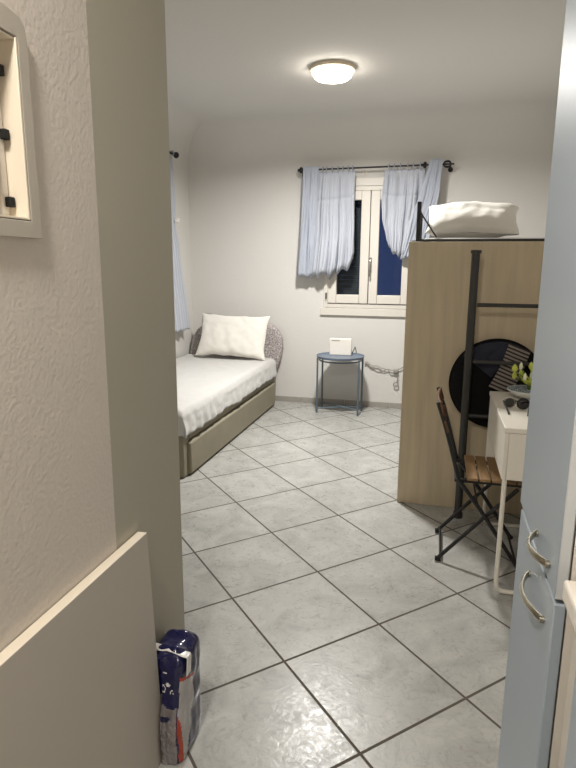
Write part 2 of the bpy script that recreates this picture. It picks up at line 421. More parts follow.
def fold_at(a, lo, hi, rr):          # cloth coordinate -> (position, drop) over a rounded edge at hi
    flat = hi - rr
    if a <= flat: return a, 0.0
    s = a - flat; q = s / rr
    if q < PI / 2: return flat + rr * math.sin(q), rr * (1 - math.cos(q))
    return hi, rr + s - rr * PI / 2
def sheet(u, v):
    dx = DROP + .02 * noise.noise(Vector((v * 9, 3.1, 0))) + .012 * noise.noise(Vector((v * 25, 1.1, 0)))
    dy = DROP + .014 * noise.noise(Vector((u * 11, 7.1, 0)))
    a = lerp(CX0, CX1 - RAD + RAD * PI / 2 + dx - RAD, u)
    c = lerp(CY1, CY0 + RAD - RAD * PI / 2 - dy + RAD, v)
    x, d1 = fold_at(a, CX0, CX1, RAD)
    y, d2 = fold_at(-c, -CY1, -CY0, RAD); y = -y
    d = max(d1, d2) if min(d1, d2) < .02 else (d1 ** 4 + d2 ** 4) ** .25
    d = min(d, DROP + .01)
    z = TOP - d
    p = Vector((x, y, z))
    w = noise.noise(Vector((a * 3.2, c * 3.2, .3))) * .006 + noise.noise(Vector((a * 11, c * 11, 4.))) * .004
    if d1 > .02: w += .006 * noise.noise(Vector((a * 18, c * 13, 9.))) + .0025 * noise.noise(Vector((a * 40, c * 34, 2.)))
    if d1 > .03: w += .010 * math.sin(c * 46 + 3 * noise.noise(Vector((c * 3, 0, 0)))) * sstep(.03, .15, d1) * (.4 + .8 * abs(noise.noise(Vector((c * 4, 2, 0)))))
    if d1 > .04: p.x += w + .004 + .012 * sstep(.05, .16, d1)
    elif d2 > .04: p.y -= w + .004
    else: p.z += w
    return p
b = B(); grid(b, 90, 190, sheet); obj('sheet', b, M['sheet'], bed, solid=.006)
# headboard with rounded, flaring wings
pts = [(-2.45, .05), (-2.47, .30), (-2.485, .50), (-2.46, .62), (-2.40, .73), (-2.32, .79), (-2.20, .815), (-1.80, .815), (-1.66, .812), (-1.585, .795), (-1.525, .745), (-1.487, .66), (-1.482, .56), (-1.50, .47), (-1.54, .36), (-1.56, .30), (-1.565, .05)]
b = B(); prism(b, pts, 5.585, 5.69); obj('headboard', b, M['headboard'], bed, bevel=.03, seg=4)

def pillow(w, h, t, seed, nu=56, nv=44):
    b = B(); vs = {}
    def P(u, v, s):
        x, y = 2 * u - 1, 2 * v - 1
        e = max(0, (1 - abs(x) ** 2.6) * (1 - abs(y) ** 2.6))
        z = t / 2 * e ** .5
        px = x * w / 2 * (1 - .07 * (1 - y * y) * abs(x) ** 3); py = y * h / 2 * (1 - .09 * (1 - x * x) * abs(y) ** 3)
        q = Vector((px * 7 + seed, py * 7, s))
        z += (noise.noise(q) * .012 + noise.noise(q * 2.6) * .006) * min(1, e * 4)
        rr = (1 - e) * .010
        return Vector((px + noise.noise(q * 1.3) * rr, py + noise.noise(q * 1.7 + Vector((5, 0, 0))) * rr, s * z))
    for s in (1, -1): grid(b, nu, nv, lambda u, v: P(u, v, s))
    bmesh.ops.remove_doubles(b, verts=b.verts, dist=.0006)
    return b
def put(bm, rx, ry, rz, loc):
    mt = Matrix.Translation(loc) @ Matrix.Rotation(rz, 4, 'Z') @ Matrix.Rotation(ry, 4, 'Y') @ Matrix.Rotation(rx, 4, 'X')
    bmesh.ops.transform(bm, matrix=mt, verts=bm.verts); return bm
p = put(pillow(.72, .45, .15, 2.0), math.radians(66), math.radians(1.5), 0, (-1.945, 5.435, .700))
tag(obj('pillow', p, M['pillow']), 'white pillow leaning on the patterned headboard of the low bed', 'pillow')

# ------------------------------------------------------------------ tray table, router, cables
TX, TY, TZ, TR = -.86, 5.43, .555, .225
tt = thing('tray_table', (TX, TY, 0), 'round blue metal tray table under the window', 'side table')
b = B(); lathe(b, [(.001, .008), (TR - .012, .008), (TR - .006, .012), (TR, .022), (TR + .004, .022), (TR + .004, .018), (TR - .002, .002), (TR - .008, 0), (.001, 0)], (TX, TY, TZ - .022), 56); obj('tray', b, M['blue_tray'], tt)
legs = [(-.203, -.093), (.194, -.116), (-.194, .116), (.203, .093)]
for lx, ly in legs:
    b = B(); tube(b, [(TX + lx, TY + ly, 0), (TX + lx, TY + ly, TZ - .022)], .009)
    obj('leg', b, M['blue_metal'], tt)
b = B()
for i, j, z in ((0, 3, .045), (1, 2, .055)):
    tube(b, [(TX + legs[i][0], TY + legs[i][1], z), (TX + legs[j][0], TY + legs[j][1], z)], .007)
obj('cross_bar', b, M['blue_metal'], tt)
b = B()
tube(b, [(TX + .2 * math.cos(2 * PI * k / 40), TY + .2 * math.sin(2 * PI * k / 40), TZ - .045) for k in range(40)], .007, closed=True)
obj('ring', b, M['blue_metal'], tt)
rt = thing('router', (-.855, 5.53, TZ - .013), 'white upright router box on the blue tray table', 'router')
b = B(); box(b, (-.982, 5.505, TZ - .0135), (-.768, 5.545, TZ + .150)); obj('body', b, M['plastic_white'], rt, bevel=.008, seg=3)
b = B(); box(b, (-.96, 5.5030, TZ + .126), (-.88, 5.5049, TZ + .133)); obj('indicator_strip', b, M['cable'], rt)
b = B(); tube(b, [(-.77, 5.552, TZ + .0), (-.755, 5.575, TZ + .03), (-.745, 5.60, TZ + .06), (-.738, 5.63, TZ + .02), (-.735, 5.66, TZ - .05)], .004, 8); obj('antenna_lead', b, M['black_cable'], rt)
cb = thing('power_cable', (-.5, 5.69, .4), 'grey power cable running from the tray table along the wall', 'cable')
def wob(p, q, n, amp, s):
    out = []
    for k in range(n + 1):
        t = k / n; v = Vector(p).lerp(Vector(q), t)
        out.append(v + Vector((0, -.008 * abs(noise.noise(Vector((t * 5, s, 1)))), amp * noise.noise(Vector((t * 6, s, 0))) - .012 * math.sin(PI * t))))
    return out
b = B()
tube(b, wob((-.66, 5.70, .455), (-.36, 5.70, .385), 24, .02, 1), .0045, 8)
tube(b, wob((-.66, 5.70, .440), (-.36, 5.70, .365), 24, .03, 5), .0045, 8)
tube(b, wob((-.36, 5.70, .385), (-.23, 5.70, .47), 10, .01, 2), .0045, 8)
tube(b, [(-.345, 5.70, .39), (-.335, 5.697, .34), (-.33, 5.697, .30), (-.335, 5.697, .265)], .005, 8)
tube(b, [(-.345 + .022 * math.cos(a * PI / 8), 5.695, .245 + .022 * math.sin(a * PI / 8)) for a in range(16)], .0055, 8, closed=True)
obj('cord', b, M['cable'], cb)
b = B(); box(b, (-.375, 5.685, .355), (-.325, 5.712, .40)); obj('tied_bundle', b, M['cable'], cb, bevel=.012)

# ------------------------------------------------------------------ curtain rod and curtains
RY, RZ = 5.625, 2.278
rod = thing('curtain_rod', (-.64, RY, RZ), 'black curtain rod with scrolled finials above the window', 'curtain rod')
def rodz(x): return RZ + (x + .64) * .008
b = B(); tube(b, [(-1.30, RY, rodz(-1.30)), (.03, RY, rodz(.03))], .008); obj('pole', b, M['black_metal'], rod)
for x in (-1.315, -.175):
    b = B(); lathe(b, [(.001, -.03), (.014, -.026), (.012, -.012), (.026, -.004), (.030, .006), (.022, .020), (.001, .026)], (x, RY, rodz(x)), 20, 'X'); obj('finial' if x < -1 else 'knob', b, M['black_metal'], rod)
b = B(); cx, cz = -.005 + .03, rodz(.02)
for k in range(4):
    a = k * PI / 4
    tube(b, [(cx + .034 * math.cos(t * PI / 10), RY + .030 * math.sin(t * PI / 10) * math.cos(a), cz + .030 * math.sin(t * PI / 10) * math.sin(a)) for t in range(20)], .004, 6, closed=True)
tube(b, [(cx + .034, RY, cz), (cx + .06, RY, cz)], .007); obj('finial', b, M['black_metal'], rod)
for x in (-1.30, -.72, .055):
    b = B(); tube(b, [(x, RY, rodz(x) - .002), (x, RY + .03, rodz(x) - .03), (x, YB - .004, rodz(x) - .035)], .006, 8); lathe(b, [(.001, -.008), (.022, -.008), (.022, .0), (.001, .0)], (x, YB - .0005, rodz(x) - .035), 16, 'Y')
    obj('bracket', b, M['frame_white'] if x < 0.05 and x > -1 else M['black_metal'], rod)

def curtain_panel(name, parent, xl, xr, zt, zb, y0, folds, amp, seed, m, roll=.045, nu=130, nv=110, bill=0.03, seam=0):
    b = B()
    def P(u, v):
        uu = u + .035 * math.sin(2 * PI * u * 2 + seed) * math.sin(PI * u)
        zlo = curve(zb, u)
        x = lerp(curve(xl, v), curve(xr, v), uu)
        ph = 2 * PI * folds * (u + .03 * math.sin(v * 4 + seed)) + seed
        n1 = noise.noise(Vector((u * 3.5 + seed, v * 1.3, 0)))
        a = lerp(amp[0], amp[1], v) * (.75 + .9 * n1)
        off = a * (2.2 * abs(math.sin(ph / 2)) ** .6 - 1.2 + .7 * abs(math.sin(1.15 * ph + 1.7 + 2 * v)) ** .7)
        off += noise.noise(Vector((u * 9, v * 5, seed))) * .008 + abs(noise.noise(Vector((u * 6 + 1.5 * v, v * 2.2, seed + 4)))) * .020 * sstep(.1, .6, v)
        if seam: off -= .010 * math.exp(-((v - seam) / .018) ** 2)
        bb = bill * sstep(.25, .95, v) * math.sin(PI * min(1, max(0, u))) ** .5
        vb = .90
        if v <= vb:
            z = lerp(zt, zlo + roll, v / vb); y = y0 - off - bb
            if v < .08: y = lerp(y0 + off * .2, y, v / .08)
        else:
            t = (v - vb) / (1 - vb) * PI * 1.15
            y = y0 - off * math.cos(t * .6) - bb + roll * .9 * (1 - math.cos(t)); z = zlo + roll - roll * math.sin(t) * (1 + .3 * math.sin(ph * 1.0))
        return Vector((x, y, z))
    grid(b, nu, nv, P)
    return obj(name, b, m, parent, solid=.003)
def curtain_tabs(parent, xs):
    for x in xs:
        b = B()
        tube(b, [(x, RY + .017 * math.cos(a * PI / 10), rodz(x) + .001 + .020 * math.sin(a * PI / 10)) for a in range(20)], .005, 8, closed=True)
        tube(b, [(x, RY - .012, rodz(x) - .014), (x + .004, RY - .010, rodz(x) - .040)], .005, 8)
        obj('tie_tab', b, M['curtain2'], parent)
cl = thing('curtain', (-1.06, RY, RZ), 'pale blue curtain bunched up at the left half of the window', 'curtain')
curtain_panel('gathered_panel', cl, [(0, -1.16), (.5, -1.18), (1, -1.23)], [(0, -.795), (.35, -.795), (.65, -.785), (.88, -.782), (1, -.82)], 2.25,
              [(0, 1.28), (.4, 1.295), (.7, 1.325), (.88, 1.355), (1, 1.44)], 5.63, 4.6, (.010, .036), 1.3, M['curtain'], bill=.06, seam=.25, roll=.06)
curtain_panel('draped_end', cl, [(0, -1.285), (.4, -1.295), (1, -1.335)], [(0, -1.135), (.5, -1.15), (1, -1.16)], 2.298,
              [(0, 1.295), (.5, 1.285), (1, 1.30)], 5.603, 2.0, (.003, .014), .4, M['curtain2'], bill=.02, roll=.03)
curtain_tabs(cl, [-1.10, -1.065, -1.01, -.955, -.91, -.86, -.82])
b = B(); tube(b, [(-1.015, 5.63, 1.34), (-1.005, 5.625, 1.29), (-1.02, 5.62, 1.26)], [.012, .016, .006], 10); obj('tie_knot', b, M['curtain2'], cl)
# band of the header seam
cr2 = thing('curtain', (-.33, RY, RZ), 'pale blue curtain bunched up at the right half, its end thrown over the rod', 'curtain')
curtain_panel('gathered_panel', cr2, [(0, -.525), (.35, -.545), (.6, -.53), (.85, -.485), (1, -.435)], [(0, -.165), (.4, -.18), (.7, -.215), (1, -.27)], 2.25,
              [(0, 1.56), (.3, 1.49), (.7, 1.485), (1, 1.53)], 5.63, 4.2, (.010, .030), 2.7, M['curtain'], bill=.05, seam=.29)
curtain_panel('draped_end', cr2, [(0, -.125), (.3, -.20), (.6, -.28), (1, -.36)], [(0, -.015), (.3, -.03), (.6, -.075), (1, -.15)], 2.325,
              [(0, 1.46), (1, 1.46)], 5.597, 2.2, (.004, .018), 1.1, M['curtain2'], bill=.02, roll=.03)
curtain_tabs(cr2, [-.49, -.44, -.385, -.32, -.27, -.21])

# curtain of the left wall (its edge shows past the hallway corner)
lr = thing('curtain_rod', (-2.40, 4.6, 2.39), 'black curtain rod end on the left wall above the bed', 'curtain rod')
b = B(); tube(b, [(-2.415, 3.75, 2.385), (-2.415, 5.24, 2.385)], .010); obj('pole', b, M['black_metal'], lr)
b = B(); lathe(b, [(.001, -.03), (.014, -.026), (.012, -.012), (.026, -.004), (.028, .006), (.020, .020), (.001, .026)], (-2.415, 5.255, 2.385), 20, 'Y'); obj('finial', b, M['black_metal'], lr)
for y in (3.9, 5.12):
    b = B(); tube(b, [(-2.415, y, 2.383), (-2.44, y, 2.36), (XL + .001, y, 2.355)], .006, 8); obj('bracket', b, M['black_metal'], lr)
lc = thing('curtain', (-2.40, 4.6, 2.38), 'pale blue curtain hanging on the left wall above the bed', 'curtain')
b = B()
def LC(u, v):
    y = lerp(lerp(3.85, 3.9, v), curve([(0, 5.20), (.1, 5.215), (.30, 5.235), (.36, 5.205), (.5, 5.29), (1, 5.42)], v), u)
    z = lerp(2.36, .755, v); ph = 2 * PI * 11 * u
    w = .012 + .010 * v
    return Vector((-2.428 + w * math.sin(ph + v) * .8 + .006 * noise.noise(Vector((u * 8, v * 6, 2))) + .02 * v * (1 - u) + .018 * sstep(.5, 1, v), y, z))
grid(b, 160, 60, LC); obj('panel', b, M['curtain'], lc, solid=.003)
b = B(); tube(b, [(-2.40, 5.19, 1.80), (-2.40, 5.21, 1.79), (-2.40, 5.225, 1.81)], .018, 10); tag(obj('tie_band', b, M['plastic_white'], lc), 'white tie band')
for y in (4.0, 4.25, 4.5, 4.75, 4.98, 5.17):
    b = B(); tube(b, [(-2.415 + .016 * math.cos(a * PI / 10), y, 2.386 + .020 * math.sin(a * PI / 10)) for a in range(20)], .005, 8, closed=True); obj('tie_tab', b, M['curtain2'], lc)

# ------------------------------------------------------------------ loft bed with oak end panel
LX0, LX1, LY0, LY1, LZ = -.165, .97, 3.337, 5.33, 1.52
lb = thing('loft_bed', (.32, 4.3, 0), 'high loft bed with wide pale oak end panel and black metal ladder', 'bed')
b = B(); box(b, (LX0, LY0, 0), (LX1, LY0 + .03, LZ)); obj('end_panel', b, M['oak'], lb, bevel=.003)
for x, y in ((LX0 + .03, LY0 + .055), (LX1 - .03, LY0 + .055), (LX0 + .03, LY1 - .03), (LX1 - .03, LY1 - .03)):
    b = B(); box(b, (x - .02, y - .02, 0), (x + .02, y + .02, 1.46)); obj('leg', b, M['black_metal'], lb, bevel=.004)
b = B(); box(b, (LX0 + .05, LY0 + .032, 1.461), (LX1, LY0 + .07, 1.535)); box(b, (LX0 + .03, LY1 - .05, 1.461), (LX1, LY1, 1.53))
box(b, (LX0 + .01, LY0 + .07, 1.461), (LX0 + .05, LY1 - .05, 1.53)); box(b, (LX1 - .04, LY0 + .07, 1.461), (LX1, LY1 - .05, 1.53))
for k in range(9): box(b, (LX0 + .05, LY0 + .2 + k * .2, 1.475), (LX1 - .04, LY0 + .27 + k * .2, 1.495))
obj('bed_frame', b, M['black_metal'], lb, bevel=.003)
b = B(); box(b, (LX0 + .07, LY0 + .085, 1.497), (LX1 - .045, LY1 - .06, 1.545)); obj('mattress', b, M['grey_mattress'], lb, bevel=.03, seg=4)
b = B()
gx = LX0 + .045
tube(b, [(gx, LY0 + .055, 1.50), (gx, LY0 + .055, 1.735)], .012); tube(b, [(gx, LY0 + .055, 1.69), (gx + .10, LY0 + .075, 1.545)], .004)
tube(b, [(gx, LY0 + .055, 1.70), (gx, LY0 + .5, 1.70), (gx, LY0 + .5, 1.50)], .008)
obj('guard_rail', b, M['black_metal'], lb)
LDY = 3.21
for x in (.183, .60):
    b = B(); tube(b, [(x, LDY, 0), (x, LDY, .03)], .026, 16); tube(b, [(x, LDY, .03), (x, LDY, 1.455)], .021, 16); tube(b, [(x, LDY, 1.455), (x, LDY, 1.472)], .027, 16)
    po = obj('ladder_post', b, M['post_metal'], lb)
    for z in (.25, 1.40):
        b = B(); tube(b, [(x, LDY + .022, z), (x, LY0 - .0005, z)], .007, 8); obj('post_bracket', b, M['post_metal'], po)
for z in (1.192, .89, .595, .30):
    b = B(); tube(b, [(.206, LDY, z), (.577, LDY, z)], .0105, 10); obj('rung', b, M['post_metal'], lb)
p = put(pillow(.51, .31, .15, 9.0), math.radians(33), math.radians(1), math.radians(-2), (.174, 3.63, 1.652))
for v_ in p.verts: v_.co.z = max(v_.co.z, 1.5475 + .10 * max(0, v_.co.z - 1.54) ** 2)
tag(obj('pillow', p, M['pillow']), 'white pillow lying on top of the loft bed', 'pillow')

# ------------------------------------------------------------------ bag, navy cloth and scarf behind the ladder
DX, DZ, DR = .340, .760, .242
bg = thing('round_bag', (DX, 3.285, DZ), 'large round black bag hanging behind the ladder against the oak panel', 'bag')
b = B(); lathe(b, [(.001, -.034), (DR * .6, -.033), (DR - .02, -.026), (DR - .004, -.014), (DR, 0), (DR - .004, .014), (DR - .02, .026), (.001, .034)], (DX, 3.297, DZ), 64, 'Y'); obj('body', b, M['bag'], bg)
b = B(); tube(b, [(DX + (DR + .002) * math.cos(2 * PI * k / 64), 3.297, DZ + (DR + .002) * math.sin(2 * PI * k / 64)) for k in range(64)], .006, 8, closed=True); obj('piping', b, M['bag'], bg)
b = B()
def CLOTH(u, v):
    x = lerp(lerp(.15, .20, v), lerp(.44, .31, v), u); top = DZ + math.sqrt(max(0, DR ** 2 - (x - DX) ** 2)) - .004
    z = lerp(top, lerp(.885, .80, u), v)
    return Vector((x, 3.254 - .004 * math.sin(u * 14 + v * 3) - .004 * noise.noise(Vector((u * 5, v * 5, 1))), z))
grid(b, 50, 40, CLOTH); tag(obj('navy_cloth', b, M['navy'], solid=.004), 'dark navy cloth hung over the upper left of the round bag', 'cloth')
b = B()
def SCARF(u, v):
    c = Vector((lerp(.440, .352, v ** .9) + .012 * math.sin(v * PI), 0, lerp(.975, .735, v)))
    d = Vector((.054, 0, -.021))
    q = c + d * (2 * u - 1)
    y = 3.240 - .006 * math.sin(u * PI) - .004 * noise.noise(Vector((u * 3, v * 6, 3)))
    return Vector((q.x, y, q.z))
grid(b, 24, 60, SCARF); tag(obj('scarf', b, M['scarf'], solid=.007), 'dark grey scarf with pale cross stripes draped over the round bag', 'scarf')

# ------------------------------------------------------------------ desk and what stands on it
DKX, DY0, DY1, DT = .298, 2.43, 3.17, .745
dk = thing('desk', (.55, 2.8, 0), 'white desk with thin white metal leg against the right wall', 'desk')
b = B(); box(b, (DKX, DY0, DT - .022), (.99, DY1, DT)); obj('desktop', b, M['white_lac'], dk, bevel=.003)
b = B(); box(b, (DKX + .004, DY0 + .004, .52), (DKX + .02, DY1 - .042, DT - .0235)); box(b, (DKX + .021, DY0 + .004, .52), (.985, DY0 + .02, DT - .0235)); box(b, (.965, DY0 + .021, .52), (.985, DY1 - .042, DT - .0235))
obj('apron', b, M['white_lac'], dk, bevel=.002)
b = B(); box(b, (DKX + .004, DY1 - .040, .37), (.985, DY1 - .003, DT - .0235)); obj('side_panel', b, M['white_lac'], dk, bevel=.002)
x0 = DKX + .018; x1 = .96
for YY in (DY0, DY1 - .036):
    zt_ = .52 if YY == DY0 else .3695
    b = B(); tube(b, [(x0, YY + .013, zt_), (x0, YY + .013, .06), (x0 + .004, YY + .013, .025), (x0 + .02, YY + .013, .011), (x0 + .05, YY + .013, .0105), (x1 - .05, YY + .013, .0105), (x1 - .02, YY + .013, .011), (x1, YY + .013, .06), (x1, YY + .013, zt_)], .0100, 10)
    obj('leg_frame', b, M['white_lac'], dk)
bw = thing('bowl', (.478, 3.03, DT), 'white glazed bowl with blue pattern on the desk', 'bowl')
bc = (.478, 3.03, DT + .0005)
b = B(); lathe(b, [(.001, 0), (.030, 0), (.034, .006), (.075, .016), (.105, .036), (.112, .045), (.108, .047), (.098, .033), (.07, .017), (.03, .009), (.001, .007)], bc, 40); obj('shell', b, M['bowl'], bw)
b = B(); lathe(b, [(.001, .008), (.03, .010), (.070, .018), (.098, .034), (.106, .0445)], (bc[0], bc[1], bc[2] + .0012), 40); tag(obj('glaze', b, M['bowl_in'], bw), 'blue patterned inside')
pl = thing('flower_sprig', (.478, 3.03, DT + .02), 'yellow green sprig with pale buds standing in the bowl', 'plant')
b = B(); tips = []
for k in range(9):
    a = k * 2 * PI / 9 + .3; rr = .03 + .022 * (k % 3)
    tip = Vector((bc[0] - .03 + rr * math.cos(a), bc[1] + rr * math.sin(a), DT + .105 + .022 * ((k * 2) % 4))); tips.append(tip)
    tube(b, [(bc[0], bc[1], DT + .013), Vector((bc[0], bc[1], DT + .07)).lerp(tip, .3), tip], .0028, 6)
obj('stem', b, M['stem'], pl)
for k, tip in enumerate(tips):
    b = B(); r = .009 + .0025 * (k % 3)
    lathe(b, [(.001, -.012), (r * .8, -.004), (r, .006), (r * .75, .020), (.001, .030)], tip, 12)
    obj('bud', b, M['cream_petal'] if k % 3 == 0 else M['leaf'], pl)
b = B()
for k in range(10):
    a = k * 2 * PI / 10; c0 = Vector((bc[0], bc[1], DT + .065)); dv = Vector((math.cos(a), math.sin(a), .75))
    tube(b, [c0, c0 + dv * .028, c0 + dv * .055], [.003, .011, .001], 6)
obj('leaf', b, M['leaf'], pl)
sg = thing('sunglasses', (.42, 2.83, DT), 'black sunglasses with round lenses lying on the desk', 'sunglasses')
for k, yx in enumerate(((.405, 2.88), (.462, 2.865))):
    b = B(); tube(b, [(yx[0] + .025 * math.cos(2 * PI * t / 24), yx[1] - .006 * math.sin(2 * PI * t / 24), DT + .029 + .025 * math.sin(2 * PI * t / 24)) for t in range(24)], .0038, 8, closed=True)
    rm = obj('lens_rim', b, M['silver'] if k == 0 else M['dark'], sg)
    b = B(); lathe(b, [(.001, -.0015), (.0235, -.001), (.0235, .001), (.001, .0015)], (yx[0], yx[1], DT + .029), 24, 'Y'); obj('lens', b, M['lens'], rm)
b = B(); tube(b, [(.43, 2.873, DT + .036), (.434, 2.870, DT + .041), (.437, 2.868, DT + .036)], .003, 8)
obj('bridge', b, M['dark'], sg)
for p0, p1, p2 in (((.379, 2.885, DT + .034), (.383, 2.83, DT + .026), (.39, 2.75, DT + .005)), ((.488, 2.858, DT + .034), (.48, 2.80, DT + .026), (.468, 2.74, DT + .005))):
    b = B(); tube(b, [p0, p1, p2], .0042, 8); obj('temple', b, M['dark'], sg)
sg.location += Vector((-.052, -.095, 0))

# ------------------------------------------------------------------ folding chair, facing the desk
ch = thing('folding_chair', (.26, 2.86, 0), 'black folding bistro chair with brown wooden slats by the desk', 'chair')
YN, YF = 2.685, 3.03
def flat(bm, pts, y, w=.013, t=.006):
    tube(bm, [(x, y, z) for x, z in pts], w * .74, 8)
for y, s in ((YN, 1), (YF, -1)):
    b = B(); flat(b, [(.030, .785), (.060, .70), (.098, .58), (.140, .43), (.165, .395), (.245, .29), (.43, .022), (.445, .0085)], y); obj('back_leg', b, M['black_metal'], ch)
    b = B(); flat(b, [(.063, .0085), (.075, .02), (.25, .225), (.405, .398)], y + s * .018); lg = obj('front_leg', b, M['black_metal'], ch)
    b = B(); tube(b, [(.058, y + s * .018, .0125), (.085, y + s * .018, .0125)], .0122, 10); obj('foot_cap', b, M['dark'], lg)
for p0, p1, r_ in (((.082, YN + .018, .03), (.082, YF - .018, .03), .006), ((.418, YN, .045), (.418, YF, .045), .006), ((.233, YN, .306), (.233, YF, .306), .005)):
    b = B(); tube(b, [p0, p1], r_, 8); obj('cross_bar', b, M['black_metal'], ch)
b = B()
for y in (YN + .03, YF - .03): box(b, (.125, y - .008, .405), (.445, y + .008, .423))
box(b, (.125, YN + .038, .405), (.137, YF - .038, .423)); box(b, (.433, YN + .038, .405), (.445, YF - .038, .423))
obj('seat_frame', b, M['black_metal'], ch, bevel=.002)
for k in range(5):
    x = .180 + k * .0545
    b = B(); box(b, (x, YN - .002, .424), (x + .048, YF + .002, .438)); obj('seat_slat', b, M['brown_wood'], ch, bevel=.003)
for z, x in ((.728, .046), (.645, .070)):
    b = B(); n = 14
    def SL(u, v):
        y = lerp(YN - .010, YF + .010, u); bow = -.012 * math.sin(PI * u)
        return Vector((x + bow + (1 - v) * .016 - .004, y, z + v * .056))
    grid(b, n, 4, SL); obj('back_slat', b, M['dark_wood'], ch, solid=.011)

ch.location += Vector((.002, -.036, 0))

# ------------------------------------------------------------------ tall cupboard on the right
KX = .215
tc_ = thing('tall_cupboard', (.5, 1.14, 0), 'tall blue grey kitchen cupboard with two bow handles on the right', 'cupboard')
b = B(); x0 = KX + .022
box(b, (x0, .950, .10), (.985, .966, 2.32)); box(b, (x0, 1.330, .10), (.985, 1.348, 2.32)); box(b, (x0, .966, 2.30), (.985, 1.330, 2.32)); box(b, (x0, .966, .10), (.985, 1.330, .118)); box(b, (.965, .966, .118), (.985, 1.33, 2.30)); box(b, (x0, .966, .838), (.965, 1.33, .854))
obj('carcass', b, M['cream'], tc_, smooth=False)
b = B(); box(b, (x0 + .05, .96, 0), (.97, 1.34, .099)); obj('plinth', b, M['blue_door'], tc_, smooth=False)
def bow_handle(y0, y1, z, par):
    b = B(); n = 16; pts = []; rad = []
    for k in range(n + 1):
        t = k / n; pts.append((KX - .004 - .021 * math.sin(PI * t) ** .8, lerp(y0, y1, t), z)); rad.append(.0040)
    uvp = []
    for k, p_ in enumerate(pts):
        pass
    tube(b, pts, rad, 10)
    bmesh.ops.transform(b, matrix=Matrix.Translation((0, 0, z)) @ Matrix.Diagonal((1, 1, 1.9, 1)) @ Matrix.Translation((0, 0, -z)), verts=b.verts)
    for y in (y0, y1): tube(b, [(KX - .0005, y, z), (KX - .008, y, z)], .0070, 10)
    tag(obj('handle', b, M['handle'], par), 'bow shaped metal handle')
b = B(); box(b, (KX, .946, .850), (KX + .019, 1.366, 2.32)); d1 = obj('door', b, [M['blue_door'], M['lit_door_edge']], tc_, bevel=.0025)
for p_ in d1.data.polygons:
    if p_.normal.y < -.9: p_.material_index = 1  # hall lamp's light on this door's near side painted in as a paler colour
bow_handle(1.005, 1.128, .882, d1)
b = B(); box(b, (KX, .946, .10), (KX + .019, 1.345, .842)); d2 = obj('door', b, M['blue_door'], tc_, bevel=.0025); bow_handle(1.005, 1.165, .776, d2)

# ------------------------------------------------------------------ base cabinet and worktop at the right edge
bc_ = thing('base_cabinet', (.5, .4, 0), 'cream kitchen base cabinet with blue drawers beside the tall cupboard', 'cabinet')
b = B(); box(b, (.243, -.30, .10), (.985, .925, .868)); obj('carcass', b, M['cream'], bc_, bevel=.002)
b = B(); box(b, (.30, -.28, 0), (.97, .90, .099)); obj('plinth', b, M['cream'], bc_, smooth=False)
for z0, z1 in ((.11, .36), (.364, .61), (.614, .862)):
    b = B(); box(b, (.224, .30, z0), (.242, .820, z1)); obj('drawer', b, M['white_drawer'], bc_, bevel=.002)
b = B(); box(b, (.218, -.30, .870), (.985, .918, .905)); tag(obj('worktop', b, M['counter'], bevel=.006, seg=3), 'cream worktop lying on the base cabinet at the right edge', 'worktop')

# ------------------------------------------------------------------ fuse box
fb = thing('fuse_box', (HX, .83, 1.62), 'white open fuse box set into the stucco hallway wall', 'fuse box')
b = B()
O = [(.62, 1.432), (.978, 1.432), (.978, 1.778), (.973, 1.795), (.960, 1.806), (.93, 1.812), (.62, 1.815)]
I = [(FY0, FZ0), (FY1, FZ0), (FY1, FZ1 - .005), (FY1 - .002, FZ1 - .001), (FY1 - .005, FZ1), (FY0 + .1, FZ1), (FY0, FZ1)]
fx = HX + .014
Ov = [[b.verts.new((x, y, z)) for y, z in O] for x in (HX + .0005, fx)]
Iv = [[b.verts.new((x, y, z)) for y, z in I] for x in (HX + .0005, fx)]
n = len(O)
for i in range(n):
    j = (i + 1) % n
    b.faces.new((Ov[0][i], Ov[0][j], Ov[1][j], Ov[1][i])); b.faces.new((Iv[1][i], Iv[1][j], Iv[0][j], Iv[0][i]))
    b.faces.new((Ov[1][i], Ov[1][j], Iv[1][j], Iv[1][i])); b.faces.new((Ov[0][j], Ov[0][i], Iv[0][i], Iv[0][j]))
obj('surround', b, M['white_melamine'], fb, bevel=.002, angle=30)
b = B(); e = .002
box(b, (-.826, FY0 + e, FZ0 + e), (-.822, FY1 - e, FZ1 - e))
box(b, (-.8215, FY1 - .006, FZ0 + e), (fx, FY1 - e, FZ1 - e)); box(b, (-.8215, FY0 + e, FZ0 + e), (fx, FY0 + .006, FZ1 - e))
box(b, (-.8215, FY0 + .0065, FZ1 - .006), (fx - .002, FY1 - .0065, FZ1 - e)); box(b, (-.8215, FY0 + .0065, FZ0 + e), (fx - .002, FY1 - .0065, FZ0 + .006))
obj('tray', b, M['cream_and_lit_top'], fb, bevel=.001)
b = B(); box(b, (-.79, FY0 + .03, FZ0 + .03), (-.772, FY1 - .028, FZ1 - .028)); cv = obj('cover_plate', b, M['cream_and_lit_top'], fb, bevel=.004)
b = B(); box(b, (-.788, FY1 - .026, FZ0 + .010), (-.765, FY1 - .008, FZ1 - .010)); obj('inner_ledge', b, M['cream'], fb, bevel=.003)
for z in (1.495, 1.61, 1.715):
    b = B(); box(b, (-.764, FY1 - .022, z - .009), (-.752, FY1 - .0085, z + .009)); obj('clip', b, M['dark'], fb, bevel=.002)
b = B(); box(b, (-.7715, FY0 + .07, 1.545), (-.755, FY1 - .045, 1.60)); br = obj('breaker', b, M['dark'], fb, bevel=.003)
for y in (.78, .81, .84, .87):
    b = B(); box(b, (-.7545, y, 1.562), (-.742, y + .010, 1.585)); obj('switch', b, M['plastic_white'], br)

